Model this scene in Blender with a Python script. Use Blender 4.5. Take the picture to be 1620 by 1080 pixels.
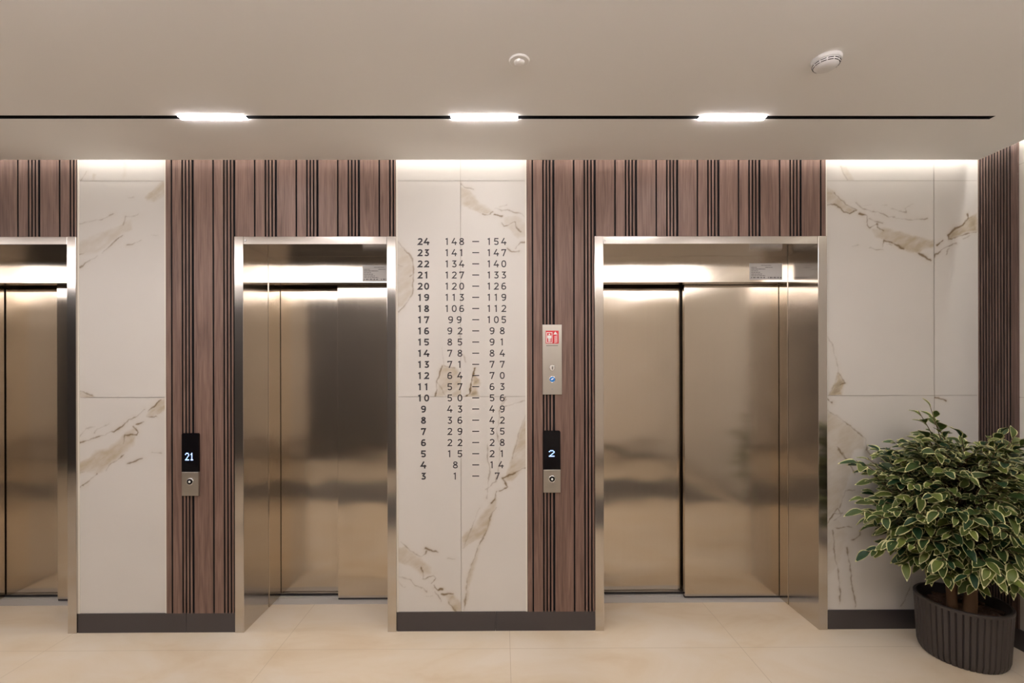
import bpy, bmesh, math, random
import numpy as np
from mathutils import Vector, Matrix

random.seed(7)
SC = bpy.context.scene
COL = SC.collection
for o in list(bpy.data.objects):
    bpy.data.objects.remove(o)

# ------------------------------------------------------------------ camera, world, exposure
F_PX, CX_PX, CY_PX = 740.0, 799.0, 587.0        # focal length and principal point for a 1620 px wide frame
CAM = Vector((0.0, -2.596, 1.437))
YAW, ROLL = math.radians(0.29), 0.0023
cam_data = bpy.data.cameras.new('camera')
cam_data.sensor_fit = 'HORIZONTAL'
cam_data.sensor_width = 36.0
cam_data.lens = F_PX / 1620 * 36
cam_data.shift_x = (810 - CX_PX) / 1620
cam_data.shift_y = (CY_PX - 540) / 1620
cam_data.clip_start = 0.05
cam = bpy.data.objects.new('camera', cam_data)
COL.objects.link(cam)
D0 = Vector((math.sin(YAW), math.cos(YAW), 0))
R0 = Vector((math.cos(YAW), -math.sin(YAW), 0))
U0 = Vector((0, 0, 1))
RX = R0 * math.cos(ROLL) - U0 * math.sin(ROLL)
UX = R0 * math.sin(ROLL) + U0 * math.cos(ROLL)
m = Matrix.Identity(4)
for i in range(3):
    m[i][0], m[i][1], m[i][2], m[i][3] = RX[i], UX[i], -D0[i], CAM[i]
cam.matrix_world = m
SC.camera = cam

world = bpy.data.worlds.new('world')
SC.world = world
world.use_nodes = True
world.node_tree.nodes['Background'].inputs[0].default_value = (1.0, 0.93, 0.85, 1)
world.node_tree.nodes['Background'].inputs[1].default_value = 0.02

SC.view_settings.view_transform = 'Standard'
SC.view_settings.look = 'None'
SC.view_settings.gamma = 1.0
SC.view_settings.use_curve_mapping = False
SC.view_settings.exposure = 0.62
SC.cycles.max_bounces = 10
SC.cycles.diffuse_bounces = 6
SC.cycles.glossy_bounces = 6
SC.cycles.sample_clamp_indirect = 6.0
SC.cycles.use_denoising = True

LAMP_COL, LAMP_POWER = (1.0, 0.945, 0.95), 50.0
FILL_TUBE_POWER = 4.5  # for the unseen tubes added as fill light
COVE_COL, COVE_POWER = (1.0, 0.97, 0.95), 30.0


def survey(px, py, y=0.0):
    """Metres (x, z) on the upright plane at depth y, from a point surveyed on the photograph."""
    d = D0 * F_PX + RX * (px - CX_PX) + UX * (CY_PX - py)
    t = (y - CAM.y) / d.y
    p = CAM + d * t
    return p.x, p.z


def sx(px, y=0.0, py=600):
    return survey(px, py, y)[0]


def sz(py, y=0.0, px=800):
    return survey(px, py, y)[1]


# ------------------------------------------------------------------ materials
def new_mat(name):
    mt = bpy.data.materials.new(name)
    mt.use_nodes = True
    nt = mt.node_tree
    b = nt.nodes['Principled BSDF']
    return mt, nt, b


def N(nt, kind, **kw):
    n = nt.nodes.new(kind)
    for k, v in kw.items():
        setattr(n, k, v)
    return n


def plain(name, col, rough=0.5, metal=0.0, spec=0.5):
    mt, nt, b = new_mat(name)
    b.inputs['Base Color'].default_value = (*col, 1)
    b.inputs['Roughness'].default_value = rough
    b.inputs['Metallic'].default_value = metal
    b.inputs['Specular IOR Level'].default_value = spec
    # a faint mottling keeps every surface procedural
    nz = N(nt, 'ShaderNodeTexNoise')
    nz.inputs['Scale'].default_value = 9.0
    nz.inputs['Detail'].default_value = 3.0
    tc = N(nt, 'ShaderNodeTexCoord')
    nt.links.new(tc.outputs['Object'], nz.inputs['Vector'])
    mr = N(nt, 'ShaderNodeMapRange')
    mr.inputs['To Min'].default_value = max(0.0, rough - 0.02)
    mr.inputs['To Max'].default_value = min(1.0, rough + 0.02)
    nt.links.new(nz.outputs['Fac'], mr.inputs['Value'])
    nt.links.new(mr.outputs['Result'], b.inputs['Roughness'])
    return mt


def emitter(name, col, power):
    mt, nt, b = new_mat(name)
    b.inputs['Base Color'].default_value = (*col, 1)
    b.inputs['Emission Color'].default_value = (*col, 1)
    b.inputs['Emission Strength'].default_value = power
    return mt


def steel(name, col, rough, aniso, wave):
    mt, nt, b = new_mat(name)
    b.inputs['Metallic'].default_value = 1.0
    b.inputs['Anisotropic'].default_value = aniso
    tg = N(nt, 'ShaderNodeTangent', direction_type='RADIAL', axis='Z')
    nt.links.new(tg.outputs[0], b.inputs['Tangent'])
    tc = N(nt, 'ShaderNodeTexCoord')
    mp = N(nt, 'ShaderNodeMapping')
    mp.inputs['Scale'].default_value = (260, 260, 1.2)
    nt.links.new(tc.outputs['Object'], mp.inputs['Vector'])
    nz = N(nt, 'ShaderNodeTexNoise')
    nz.inputs['Scale'].default_value = 1.0
    nz.inputs['Detail'].default_value = 4.0
    nt.links.new(mp.outputs[0], nz.inputs['Vector'])
    mr = N(nt, 'ShaderNodeMapRange')
    mr.inputs['To Min'].default_value = rough * 0.85
    mr.inputs['To Max'].default_value = rough * 1.15
    nt.links.new(nz.outputs['Fac'], mr.inputs['Value'])
    nt.links.new(mr.outputs['Result'], b.inputs['Roughness'])
    cr = N(nt, 'ShaderNodeMapRange', data_type='FLOAT_VECTOR')
    cr.inputs[9].default_value = tuple(c * 0.96 for c in col)
    cr.inputs[10].default_value = tuple(c * 1.04 for c in col)
    nt.links.new(nz.outputs['Fac'], cr.inputs[6])
    nt.links.new(cr.outputs[1], b.inputs['Base Color'])
    # slow buckling of thin sheet
    mp2 = N(nt, 'ShaderNodeMapping')
    mp2.inputs['Scale'].default_value = (2.2, 2.2, 3.0)
    nt.links.new(tc.outputs['Object'], mp2.inputs['Vector'])
    n2 = N(nt, 'ShaderNodeTexNoise')
    n2.inputs['Scale'].default_value = 1.0
    n2.inputs['Detail'].default_value = 1.0
    nt.links.new(mp2.outputs[0], n2.inputs['Vector'])
    bp = N(nt, 'ShaderNodeBump')
    bp.inputs['Strength'].default_value = 1.0
    bp.inputs['Distance'].default_value = wave
    nt.links.new(n2.outputs['Fac'], bp.inputs['Height'])
    nt.links.new(bp.outputs[0], b.inputs['Normal'])
    return mt


def wood_mat(name, dark, mid, light):
    mt, nt, b = new_mat(name)
    tc = N(nt, 'ShaderNodeTexCoord')
    at = N(nt, 'ShaderNodeAttribute', attribute_name='board')
    ad = N(nt, 'ShaderNodeVectorMath', operation='ADD')
    nt.links.new(tc.outputs['Object'], ad.inputs[0])
    nt.links.new(at.outputs['Vector'], ad.inputs[1])
    mp = N(nt, 'ShaderNodeMapping')
    mp.inputs['Scale'].default_value = (26, 26, 1.5)
    nt.links.new(ad.outputs[0], mp.inputs['Vector'])
    n1 = N(nt, 'ShaderNodeTexNoise')
    n1.inputs['Scale'].default_value = 1.0
    n1.inputs['Detail'].default_value = 6.0
    n1.inputs['Roughness'].default_value = 0.62
    n1.inputs['Distortion'].default_value = 1.3
    nt.links.new(mp.outputs[0], n1.inputs['Vector'])
    mp2 = N(nt, 'ShaderNodeMapping')
    mp2.inputs['Scale'].default_value = (210, 210, 5)
    nt.links.new(ad.outputs[0], mp2.inputs['Vector'])
    n2 = N(nt, 'ShaderNodeTexNoise')
    n2.inputs['Scale'].default_value = 1.0
    n2.inputs['Detail'].default_value = 3.0
    nt.links.new(mp2.outputs[0], n2.inputs['Vector'])
    mx = N(nt, 'ShaderNodeMath', operation='MULTIPLY_ADD')
    mx.inputs[1].default_value = 0.45
    nt.links.new(n2.outputs['Fac'], mx.inputs[0])
    ml = N(nt, 'ShaderNodeMath', operation='MULTIPLY')
    ml.inputs[1].default_value = 0.6
    nt.links.new(n1.outputs['Fac'], ml.inputs[0])
    nt.links.new(ml.outputs[0], mx.inputs[2])
    rp = N(nt, 'ShaderNodeValToRGB')
    e = rp.color_ramp.elements
    e[0].position, e[0].color = 0.36, (*dark, 1)
    e[1].position, e[1].color = 0.68, (*light, 1)
    k = e.new(0.52)
    k.color = (*mid, 1)
    nt.links.new(mx.outputs[0], rp.inputs[0])
    nt.links.new(rp.outputs[0], b.inputs['Base Color'])
    b.inputs['Roughness'].default_value = 0.48
    b.inputs['Specular IOR Level'].default_value = 0.35
    return mt


def marble_mat():
    mt, nt, b = new_mat('veined_marble')
    at = N(nt, 'ShaderNodeAttribute', attribute_name='vein')
    nt.links.new(at.outputs['Color'], b.inputs['Base Color'])
    b.inputs['Roughness'].default_value = 0.42
    b.inputs['Specular IOR Level'].default_value = 0.3
    return mt


def floor_mat():
    mt, nt, b = new_mat('cream_floor_tile')
    tc = N(nt, 'ShaderNodeTexCoord')
    mp = N(nt, 'ShaderNodeMapping')
    mp.inputs['Scale'].default_value = (1.0, 1.9, 1)
    mp.inputs['Rotation'].default_value = (0, 0, math.radians(8))
    nt.links.new(tc.outputs['Object'], mp.inputs['Vector'])
    nz = N(nt, 'ShaderNodeTexNoise')
    nz.inputs['Scale'].default_value = 1.7
    nz.inputs['Detail'].default_value = 7.0
    nz.inputs['Roughness'].default_value = 0.55
    nz.inputs['Distortion'].default_value = .7
    nt.links.new(mp.outputs[0], nz.inputs['Vector'])
    rp = N(nt, 'ShaderNodeValToRGB')
    e = rp.color_ramp.elements
    e[0].position, e[0].color = 0.30, (0.60, 0.475, 0.325, 1)
    e[1].position, e[1].color = 0.62, (0.68, 0.595, 0.48, 1)
    k = e.new(0.45)
    k.color = (0.655, 0.55, 0.41, 1)
    nt.links.new(nz.outputs['Fac'], rp.inputs[0])
    sp = N(nt, 'ShaderNodeSeparateXYZ')
    nt.links.new(tc.outputs['Object'], sp.inputs[0])

    def joint(sock, off):
        a = N(nt, 'ShaderNodeMath', operation='ADD')
        a.inputs[1].default_value = off
        nt.links.new(sock, a.inputs[0])
        p = N(nt, 'ShaderNodeMath', operation='PINGPONG')
        p.inputs[1].default_value = 0.6
        nt.links.new(a.outputs[0], p.inputs[0])
        c = N(nt, 'ShaderNodeMath', operation='LESS_THAN')
        c.inputs[1].default_value = 0.0012
        nt.links.new(p.outputs[0], c.inputs[0])
        return c.outputs[0]
    jx = joint(sp.outputs['X'], 1.165 + 12.0)
    jy = joint(sp.outputs['Y'], 0.172 + 12.0)
    mxx = N(nt, 'ShaderNodeMath', operation='MAXIMUM')
    nt.links.new(jx, mxx.inputs[0])
    nt.links.new(jy, mxx.inputs[1])
    mix = N(nt, 'ShaderNodeMix', data_type='RGBA')
    nt.links.new(mxx.outputs[0], mix.inputs[0])
    nt.links.new(rp.outputs[0], mix.inputs[6])
    mix.inputs[7].default_value = (0.47, 0.375, 0.26, 1)
    nt.links.new(mix.outputs[2], b.inputs['Base Color'])
    b.inputs['Roughness'].default_value = 0.34
    b.inputs['Specular IOR Level'].default_value = 0.4
    return mt


M = {}
M['steel'] = steel('brushed_steel', (0.59, 0.52, 0.435), 0.15, 0.8, 0.0055)
M['steel_frame'] = steel('polished_steel', (0.57, 0.53, 0.485), 0.16, 0.7, 0.004)
M['plate_steel'] = steel('satin_steel', (0.55, 0.52, 0.47), 0.38, 0.5, 0.0)
M['alu'] = plain('sill_aluminium', (0.50, 0.48, 0.46), 0.5, 0.25)
M['chrome'] = plain('chrome', (0.8, 0.8, 0.8), 0.12, 1.0)
M['wood'] = wood_mat('walnut_boards', (0.105, 0.062, 0.047), (0.175, 0.107, 0.083), (0.245, 0.156, 0.123))
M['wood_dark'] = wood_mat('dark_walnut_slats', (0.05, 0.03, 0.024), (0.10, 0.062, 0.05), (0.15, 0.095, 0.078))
M['groove'] = plain('black_felt', (0.012, 0.011, 0.014), 0.9)
M['marble'] = marble_mat()
M['grout'] = plain('grey_grout', (0.42, 0.38, 0.33), 0.9)
M['edge'] = plain('cream_edge_profile', (0.72, 0.68, 0.60), 0.35)
M['ceiling'] = plain('painted_ceiling', (0.90, 0.89, 0.87), 0.85, 0, 0.2)
M['plaster'] = plain('beige_plaster', (0.78, 0.73, 0.66), 0.7)
M['unseen_dark_wall'] = plain('unseen_dark_wall', (0.085, 0.080, 0.077), 0.5)  # dark finish invented for the unseen walls, so the steel reflects dark
M['mat'] = plain('added_mat_grey', (0.10, 0.095, 0.09), 0.95)
M['floor'] = floor_mat()
M['baseboard'] = plain('charcoal_tile', (0.055, 0.046, 0.046), 0.45)
M['track'] = plain('black_track', (0.014, 0.014, 0.016), 0.6)
M['lamp'] = emitter('lamp_diffuser', LAMP_COL, LAMP_POWER)
M['tube'] = emitter('fill_tube', LAMP_COL, FILL_TUBE_POWER)
M['cove'] = emitter('cove_strip_light', COVE_COL, COVE_POWER)
M['black_glass'] = plain('black_glass', (0.006, 0.005, 0.006), 0.10, 0, 0.2)
M['digit'] = emitter('display_blue', (0.33, 0.55, 1.0), 1.6)
M['ink'] = plain('dark_lettering', (0.035, 0.03, 0.034), 0.6)
M['red'] = plain('red_sign', (0.62, 0.03, 0.04), 0.5)
M['white'] = plain('white_plastic', (0.80, 0.79, 0.77), 0.45)
M['detector'] = plain('detector_plastic', (0.74, 0.73, 0.72), 0.6)
M['paper'] = plain('grey_plate', (0.62, 0.60, 0.58), 0.45)
M['blue'] = plain('blue_button', (0.03, 0.22, 0.62), 0.25)
M['slot'] = plain('dark_slot', (0.03, 0.025, 0.025), 0.8)
M['pot'] = plain('charcoal_pot', (0.050, 0.040, 0.036), 0.55)
M['pot_gap'] = plain('pot_groove', (0.012, 0.010, 0.009), 0.8)
M['bark_chip'] = plain('bark_chips', (0.085, 0.042, 0.025), 0.9)
M['trunk'] = plain('brown_bark', (0.155, 0.085, 0.042), 0.75)
M['twig'] = plain('brown_twig', (0.12, 0.075, 0.038), 0.8)
M['screw'] = plain('screw_head', (0.45, 0.45, 0.46), 0.3, 1.0)


def leaf_mat(name, c0, c1, rough):
    mt, nt, b = new_mat(name)
    at = N(nt, 'ShaderNodeAttribute', attribute_name='tone')
    mix = N(nt, 'ShaderNodeMix', data_type='RGBA')
    nt.links.new(at.outputs['Fac'], mix.inputs[0])
    mix.inputs[6].default_value = (*c0, 1)
    mix.inputs[7].default_value = (*c1, 1)
    nt.links.new(mix.outputs[2], b.inputs['Base Color'])
    b.inputs['Roughness'].default_value = rough
    b.inputs['Specular IOR Level'].default_value = 0.35
    return mt


M['leaf'] = leaf_mat('leaf_green', (0.014, 0.045, 0.017), (0.15, 0.185, 0.036), 0.42)
M['leaf_edge'] = leaf_mat('leaf_cream_margin', (0.56, 0.54, 0.25), (0.64, 0.62, 0.34), 0.5)


# ------------------------------------------------------------------ mesh helpers
class MB:
    """Collects shapes, then links them as one mesh object."""

    def __init__(self):
        self.bm = bmesh.new()
        self.mi = 0

    def box(self, x0, x1, y0, y1, z0, z1, mi=0, bevel=0.0):
        v = [self.bm.verts.new((x, y, z)) for x in (x0, x1) for y in (y0, y1) for z in (z0, z1)]
        fs = []
        for q in ((0, 1, 3, 2), (4, 6, 7, 5), (0, 4, 5, 1), (2, 3, 7, 6), (0, 2, 6, 4), (1, 5, 7, 3)):
            f = self.bm.faces.new([v[i] for i in q])
            f.material_index = mi
            fs.append(f)
        if bevel:
            es = list({e for f in fs for e in f.edges})
            bmesh.ops.bevel(self.bm, geom=es, offset=bevel, segments=2, affect='EDGES', profile=0.5)
        return self

    def board(self, x0, x1, y0, y1, z0, z1):
        """A veneered strip: wood on the face, black on the cut sides."""
        n = len(self.bm.faces)
        self.box(x0, x1, y0 + .0015, y1, z0, z1, 1)
        self.box(x0, x1, y0, y0 + .0015, z0, z1, 0)
        return self

    def lathe(self, prof, c=(0, 0, 0), n=32, mi=0, axis='Z', smooth=True):
        rings = []
        for r, h in prof:
            ring = []
            for k in range(n):
                a = 2 * math.pi * k / n
                p = (r * math.cos(a), r * math.sin(a), h)
                if axis == 'Y':
                    p = (p[0], -h, p[1])
                ring.append(self.bm.verts.new((c[0] + p[0], c[1] + p[1], c[2] + p[2])))
            rings.append(ring)
        for a, b in zip(rings, rings[1:]):
            for k in range(n):
                f = self.bm.faces.new((a[k], a[(k + 1) % n], b[(k + 1) % n], b[k]))
                f.material_index = mi
                f.smooth = smooth
        for ring, rv in ((rings[0], True), (rings[-1], False)):
            f = self.bm.faces.new(ring[::-1] if rv else ring)
            f.material_index = mi
        return self

    def prism(self, pts, y0, y1, mi=0):
        """Outline pts (x, z) given thickness between y0 (front) and y1."""
        a = [self.bm.verts.new((p[0], y0, p[1])) for p in pts]
        b = [self.bm.verts.new((p[0], y1, p[1])) for p in pts]
        n = len(pts)
        self.bm.faces.new(a).material_index = mi
        self.bm.faces.new(b[::-1]).material_index = mi
        for k in range(n):
            self.bm.faces.new((a[k], b[k], b[(k + 1) % n], a[(k + 1) % n])).material_index = mi
        return self

    def tube(self, pts, rad, n=8, mi=0):
        rings = []
        for i, p in enumerate(pts):
            t = (pts[min(i + 1, len(pts) - 1)] - pts[max(i - 1, 0)]).normalized()
            a = t.orthogonal().normalized() if i == 0 else (aprev - t * aprev.dot(t)).normalized()
            aprev = a
            b = t.cross(a)
            rings.append([self.bm.verts.new(p + (a * math.cos(2 * math.pi * k / n) + b * math.sin(2 * math.pi * k / n)) * rad[i]) for k in range(n)])
        for r0, r1 in zip(rings, rings[1:]):
            for k in range(n):
                f = self.bm.faces.new((r0[k], r0[(k + 1) % n], r1[(k + 1) % n], r1[k]))
                f.smooth = True
                f.material_index = mi
        self.bm.faces.new(rings[0][::-1]).material_index = mi
        self.bm.faces.new(rings[-1]).material_index = mi
        return self

    def build(self, name, mats, parent=None, loc=None, normals=True):
        if normals:
            bmesh.ops.recalc_face_normals(self.bm, faces=self.bm.faces)
        me = bpy.data.meshes.new(name)
        if loc is not None:
            for v in self.bm.verts:
                v.co -= Vector(loc)
        self.bm.to_mesh(me)
        self.bm.free()
        for mt in (mats if isinstance(mats, (list, tuple)) else [mats]):
            me.materials.append(mt)
        o = bpy.data.objects.new(name, me)
        COL.objects.link(o)
        if parent is not None:
            o.parent = parent
        elif loc is not None:
            o.location = loc
        return o


def tag(o, label, cat, group=None):
    o['label'] = label
    o['category'] = cat
    if group:
        o['group'] = group
    return o


def thing(name, label, cat, loc, group=None):
    o = bpy.data.objects.new(name, None)
    o.empty_display_size = 0.1
    COL.objects.link(o)
    o.location = loc
    return tag(o, label, cat, group)


def struct(o, label=None):
    o['kind'] = 'structure'
    if label:
        o['label'] = label
    return o


def copy_tree(o, parent=None):
    c = o.copy()
    COL.objects.link(c)
    if parent is not None:
        c.parent = parent
    for ch in list(o.children):
        copy_tree(ch, c)
    return c


# ------------------------------------------------------------------ main sizes
CEIL = 2.585            # underside of the ceiling
TOP = 2.86              # top of the walls inside the light coves
X_R, X_L, Y_B = sx(1549), -6.6, -4.35
GAP = 0.055             # open cove slot along the walls
BASE_H = 0.105

# elevators: inner left edge, inner right edge of the portals
E3 = (sx(955, -.013), sx(1294.7, -.013))
E2 = (sx(385, -.013), sx(612.3, -.013))
W2 = E2[1] - E2[0]
E1R = sx(106, -.013)
E1 = (E1R - W2, E1R)
FACE = 0.049
P_TOP, P_IN = 2.182, 2.139       # portal outer top and inner top
Y_FRONT, Y_TRANS, Y_POST = -0.013, 0.262, 0.335

# ------------------------------------------------------------------ room shell
mb = MB()
mb.box(X_L - .1, X_R + .1, Y_B - .1, 0.30, -0.06, 0.0)
struct(mb.build('floor', M['floor']), 'cream marbled floor of large square tiles')

mb = MB()                         # the elevator wall: solid piers and lintels round three openings
xs = [X_L - .1, E1[0] - FACE + .004, E1[1] + FACE - .004, E2[0] - FACE + .004, E2[1] + FACE - .004, E3[0] - FACE + .004, E3[1] + FACE - .004, X_R + .1]
for k in range(0, 8, 2):
    mb.box(xs[k], xs[k + 1], .014, .62, 0, TOP)
for k in (1, 3, 5):
    mb.box(xs[k], xs[k + 1], .014, .62, P_TOP - .004, TOP)
mb.box(X_L - .1, X_R + .1, .62, .66, 0, TOP)
wall_back = struct(mb.build('wall_back', M['grout']), 'elevator wall clad in veined marble and walnut boards')

mb = MB()
mb.box(X_R + .012, X_R + .14, Y_B, 0.014, 0, TOP)
wall_right = struct(mb.build('wall_right', M['grout']), 'right side wall beyond the potted plant')
mb = MB()
mb.box(X_L - .12, X_L, Y_B, 0.014, 0, TOP)
struct(mb.build('wall_left', M['unseen_dark_wall']))
mb = MB()
mb.box(-1.05, X_R + .1, Y_B - .12, Y_B, 0, TOP, 0)
mb.box(X_L - .1, -1.05, Y_B - .12, Y_B, 0, TOP, 1)
struct(mb.build('wall_front', [M['plaster'], M['unseen_dark_wall']]))

TRK = [(-0.494, -0.464), (-1.29, -1.26), (-1.965, -1.935), (-2.565, -2.535)]      # slots for the black tracks, the last two added for fill tubes
TRK_X0, TRK_X1 = X_L + .35, sx(1578, -.478, 186)
TRK_X1 = CAM.x + (1578 - CX_PX) / F_PX * 2.12
mb = MB()
ys = [-GAP] + [v for a, b in TRK for v in (b, a)] + [Y_B + GAP]
for k in range(0, len(ys), 2):
    mb.box(X_L, X_R - GAP, ys[k + 1], ys[k], CEIL, CEIL + .05)
for a, b in TRK:
    mb.box(TRK_X1, X_R - GAP, a, b, CEIL, CEIL + .05)
    mb.box(X_L, TRK_X0, a, b, CEIL, CEIL + .05)
mb.box(X_L - .1, X_R + .1, Y_B - .1, .3, TOP, TOP + .05)
struct(mb.build('ceiling', M['ceiling']), 'smooth beige painted ceiling with lit cove edges')


# ------------------------------------------------------------------ marble with veins
def lattice_noise(px, py, scale, seed):
    rng = np.random.RandomState(seed)
    g = rng.rand(257, 257)
    u, v = px / scale, py / scale
    iu, iv = np.floor(u).astype(int), np.floor(v).astype(int)
    fu, fv = u - iu, v - iv
    fu, fv = fu * fu * (3 - 2 * fu), fv * fv * (3 - 2 * fv)
    iu, iv = iu % 256, iv % 256
    return (g[iu, iv] * (1 - fu) + g[iu + 1, iv] * fu) * (1 - fv) + (g[iu, iv + 1] * (1 - fu) + g[iu + 1, iv + 1] * fu) * fv - .5


def fbm(px, py, scale, seed, octv=4):
    s, a = 0, 1.0
    for k in range(octv):
        s = s + a * lattice_noise(px, py, scale / 2 ** k, seed + k)
        a *= 0.55
    return s


def seg_dist(px, py, pts):
    d = np.full(px.shape, 1e9)
    for (ax, ay), (bx, by) in zip(pts, pts[1:]):
        vx, vy = bx - ax, by - ay
        t = np.clip(((px - ax) * vx + (py - ay) * vy) / (vx * vx + vy * vy + 1e-9), 0, 1)
        d = np.minimum(d, np.hypot(px - ax - t * vx, py - ay - t * vy))
    return d


def inside(px, py, pts):
    r = np.zeros(px.shape, bool)
    for (ax, ay), (bx, by) in zip(pts, pts[1:] + pts[:1]):
        if ay == by:
            continue
        c = ((ay > py) != (by > py)) & (px < (bx - ax) * (py - ay) / (by - ay) + ax)
        r ^= c
    return r


WHITE = np.array((0.605, 0.575, 0.53))
FILL = np.array((0.44, 0.365, 0.26))
LINE = np.array((0.17, 0.11, 0.05))


def T(ox, oy, s, *shapes):
    return [(k, a, [(ox + x / s, oy + y / s) for x, y in p]) for k, a, p in shapes]


def L(a, *p):
    return ('l', a, p)


def Fl(a, *p):
    return ('f', a, p)


VEINS_A_LOW = T(110, 590, 5.14,
    Fl(.9, (752, 205), (795, 205), (795, 280), (700, 350), (660, 360), (640, 340), (690, 270)),
    Fl(.85, (40, 740), (180, 680), (230, 620), (330, 610), (430, 520), (470, 470), (560, 440), (530, 580), (450, 640), (330, 740), (240, 800), (130, 790), (40, 825)),
    L(.8, (45, 945), (130, 890), (190, 840), (240, 800)), L(.8, (300, 780), (330, 745), (400, 690), (450, 650)),
    L(.7, (480, 720), (540, 700), (605, 680)), L(.75, (50, 565), (140, 540), (230, 505), (300, 490), (380, 460), (440, 420), (500, 370), (560, 350), (620, 290)),
    L(.6, (215, 470), (240, 440), (330, 405)), L(.8, (450, 570), (465, 490), (500, 490), (560, 500), (575, 480), (530, 430)),
    L(1, (560, 410), (620, 390)), L(1, (640, 350), (700, 360), (720, 345)), L(.8, (650, 310), (755, 205)), L(.4, (680, 630), (750, 638)),
    L(.5, (50, 805), (140, 790)), L(.3, (80, 520), (150, 440), (220, 425)))
VEINS_A_MID = T(110, 250, 5.14,
    Fl(.9, (755, 190), (795, 188), (795, 280), (700, 350), (650, 345), (640, 310), (700, 260)),
    Fl(.5, (40, 720), (200, 640), (420, 550), (520, 490), (520, 580), (440, 620), (330, 700), (240, 760), (40, 810)),
    L(.6, (45, 916), (130, 880), (170, 835), (240, 790)), L(.6, (290, 760), (340, 720), (400, 665), (450, 630)),
    L(.5, (480, 710), (540, 695), (600, 665)), L(.4, (55, 550), (150, 520), (280, 490), (370, 450)),
    L(.35, (440, 550), (470, 470), (540, 475), (580, 460)), L(.3, (680, 625), (735, 630)), L(.25, (490, 320), (540, 310)), L(.5, (60, 800), (140, 770))) + \
    T(110, 590, 5.14, Fl(.8, (40, 125), (130, 150), (235, 200), (40, 205)), L(.6, (40, 128), (130, 150), (240, 198)), L(.3, (385, 190), (410, 185)))
VEINS_A_TOP = T(110, 250, 5.14, L(.35, (110, 185), (155, 100)), Fl(.5, (205, 190), (225, 120), (240, 130), (225, 190)), Fl(.3, (440, 190), (455, 30), (470, 30), (465, 190)))
VEINS_B_LU = T(620, 370, 4.0,
    Fl(.55, (25, 45), (100, 110), (145, 200), (145, 270), (125, 380), (75, 460), (25, 465)),
    L(.5, (25, 40), (60, 70), (100, 115), (130, 160), (148, 240), (140, 310), (125, 385), (95, 440), (50, 490)), L(.3, (40, 195), (75, 205)), L(.4, (120, 265), (145, 255)),
    Fl(.7, (275, 1025), (285, 930), (320, 830), (400, 840), (450, 930), (450, 1025)),
    L(.7, (270, 1025), (285, 920), (320, 835)), L(.5, (285, 930), (340, 1025)), L(.4, (315, 720), (330, 830), (400, 845)), L(.4, (430, 640), (450, 660)))
VEINS_B_RU = T(720, 280, 6.75,
    Fl(.7, (55, 100), (160, 150), (260, 270), (380, 350), (420, 380), (300, 390), (200, 340), (90, 300), (55, 300)),
    Fl(.4, (520, 430), (650, 420), (770, 480), (770, 640), (660, 650), (600, 570), (520, 520)),
    L(.4, (55, 65), (130, 115), (200, 140)), L(.45, (420, 330), (490, 355), (560, 350), (640, 390), (720, 400), (770, 440)),
    L(.7, (290, 385), (340, 395), (400, 370)), L(.8, (420, 405), (500, 420)), L(.8, (500, 490), (520, 525), (570, 510), (640, 490), (650, 530), (690, 585)),
    L(.7, (560, 770), (610, 795), (690, 795)), L(.6, (655, 760), (700, 700), (770, 700)), L(.3, (470, 320), (560, 300))) + \
    T(640, 560, 4.91, Fl(1.3, (470, 328), (510, 300), (520, 230), (545, 160), (595, 220), (570, 250), (570, 328)), L(1, (480, 326), (510, 300), (520, 220), (545, 110)),
      L(.3, (450, 0), (480, 60)))
VEINS_B_RL = T(720, 610, 2.92,
    Fl(.8, (335, 120), (290, 220), (240, 400), (220, 440), (260, 440), (310, 390), (335, 370)),
    Fl(.9, (190, 500), (140, 570), (90, 640), (30, 700), (30, 745), (95, 710), (140, 690), (180, 580)),
    Fl(.8, (110, 735), (75, 820), (50, 900), (34, 1020), (50, 1000), (75, 890), (105, 780)),
    L(.4, (335, 115), (290, 220), (265, 330)), L(.9, (335, 375), (290, 395), (215, 430), (240, 465), (200, 480)), L(.9, (190, 485), (180, 520), (160, 540)),
    L(.6, (185, 560), (150, 640), (140, 680), (105, 740), (75, 830), (55, 900), (36, 1040)), L(.5, (235, 60), (205, 120), (195, 200), (205, 330), (185, 440), (140, 480)),
    L(.4, (335, 62), (270, 80), (215, 100)), L(.35, (35, 750), (95, 600), (110, 560)), L(.6, (230, 50), (215, 85)), L(.4, (150, 270), (160, 400), (140, 520)))
VEINS_B_LL = T(620, 830, 7.2,
    Fl(.75, (45, 260), (150, 240), (250, 320), (330, 390), (430, 480), (420, 540), (330, 560), (230, 480), (45, 390)),
    Fl(1, (600, 780), (700, 790), (800, 880), (810, 995), (720, 995), (640, 880)),
    L(.7, (100, 190), (160, 240), (230, 300), (310, 360), (340, 370), (390, 300)), L(.8, (375, 270), (440, 285), (520, 320)),
    L(1, (320, 480), (345, 530), (350, 600), (380, 590), (460, 570), (490, 600), (440, 670)), L(1.2, (470, 690), (520, 740), (570, 720)), L(1.1, (560, 780), (610, 780), (690, 780)),
    L(.6, (50, 565), (200, 610), (260, 670), (350, 710), (400, 760)), L(.4, (390, 820), (460, 810)), L(.5, (480, 760), (560, 870)), L(.6, (640, 870), (740, 990)),
    L(.3, (640, 385), (720, 388)), L(.3, (70, 640), (140, 700), (150, 690)))
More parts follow.
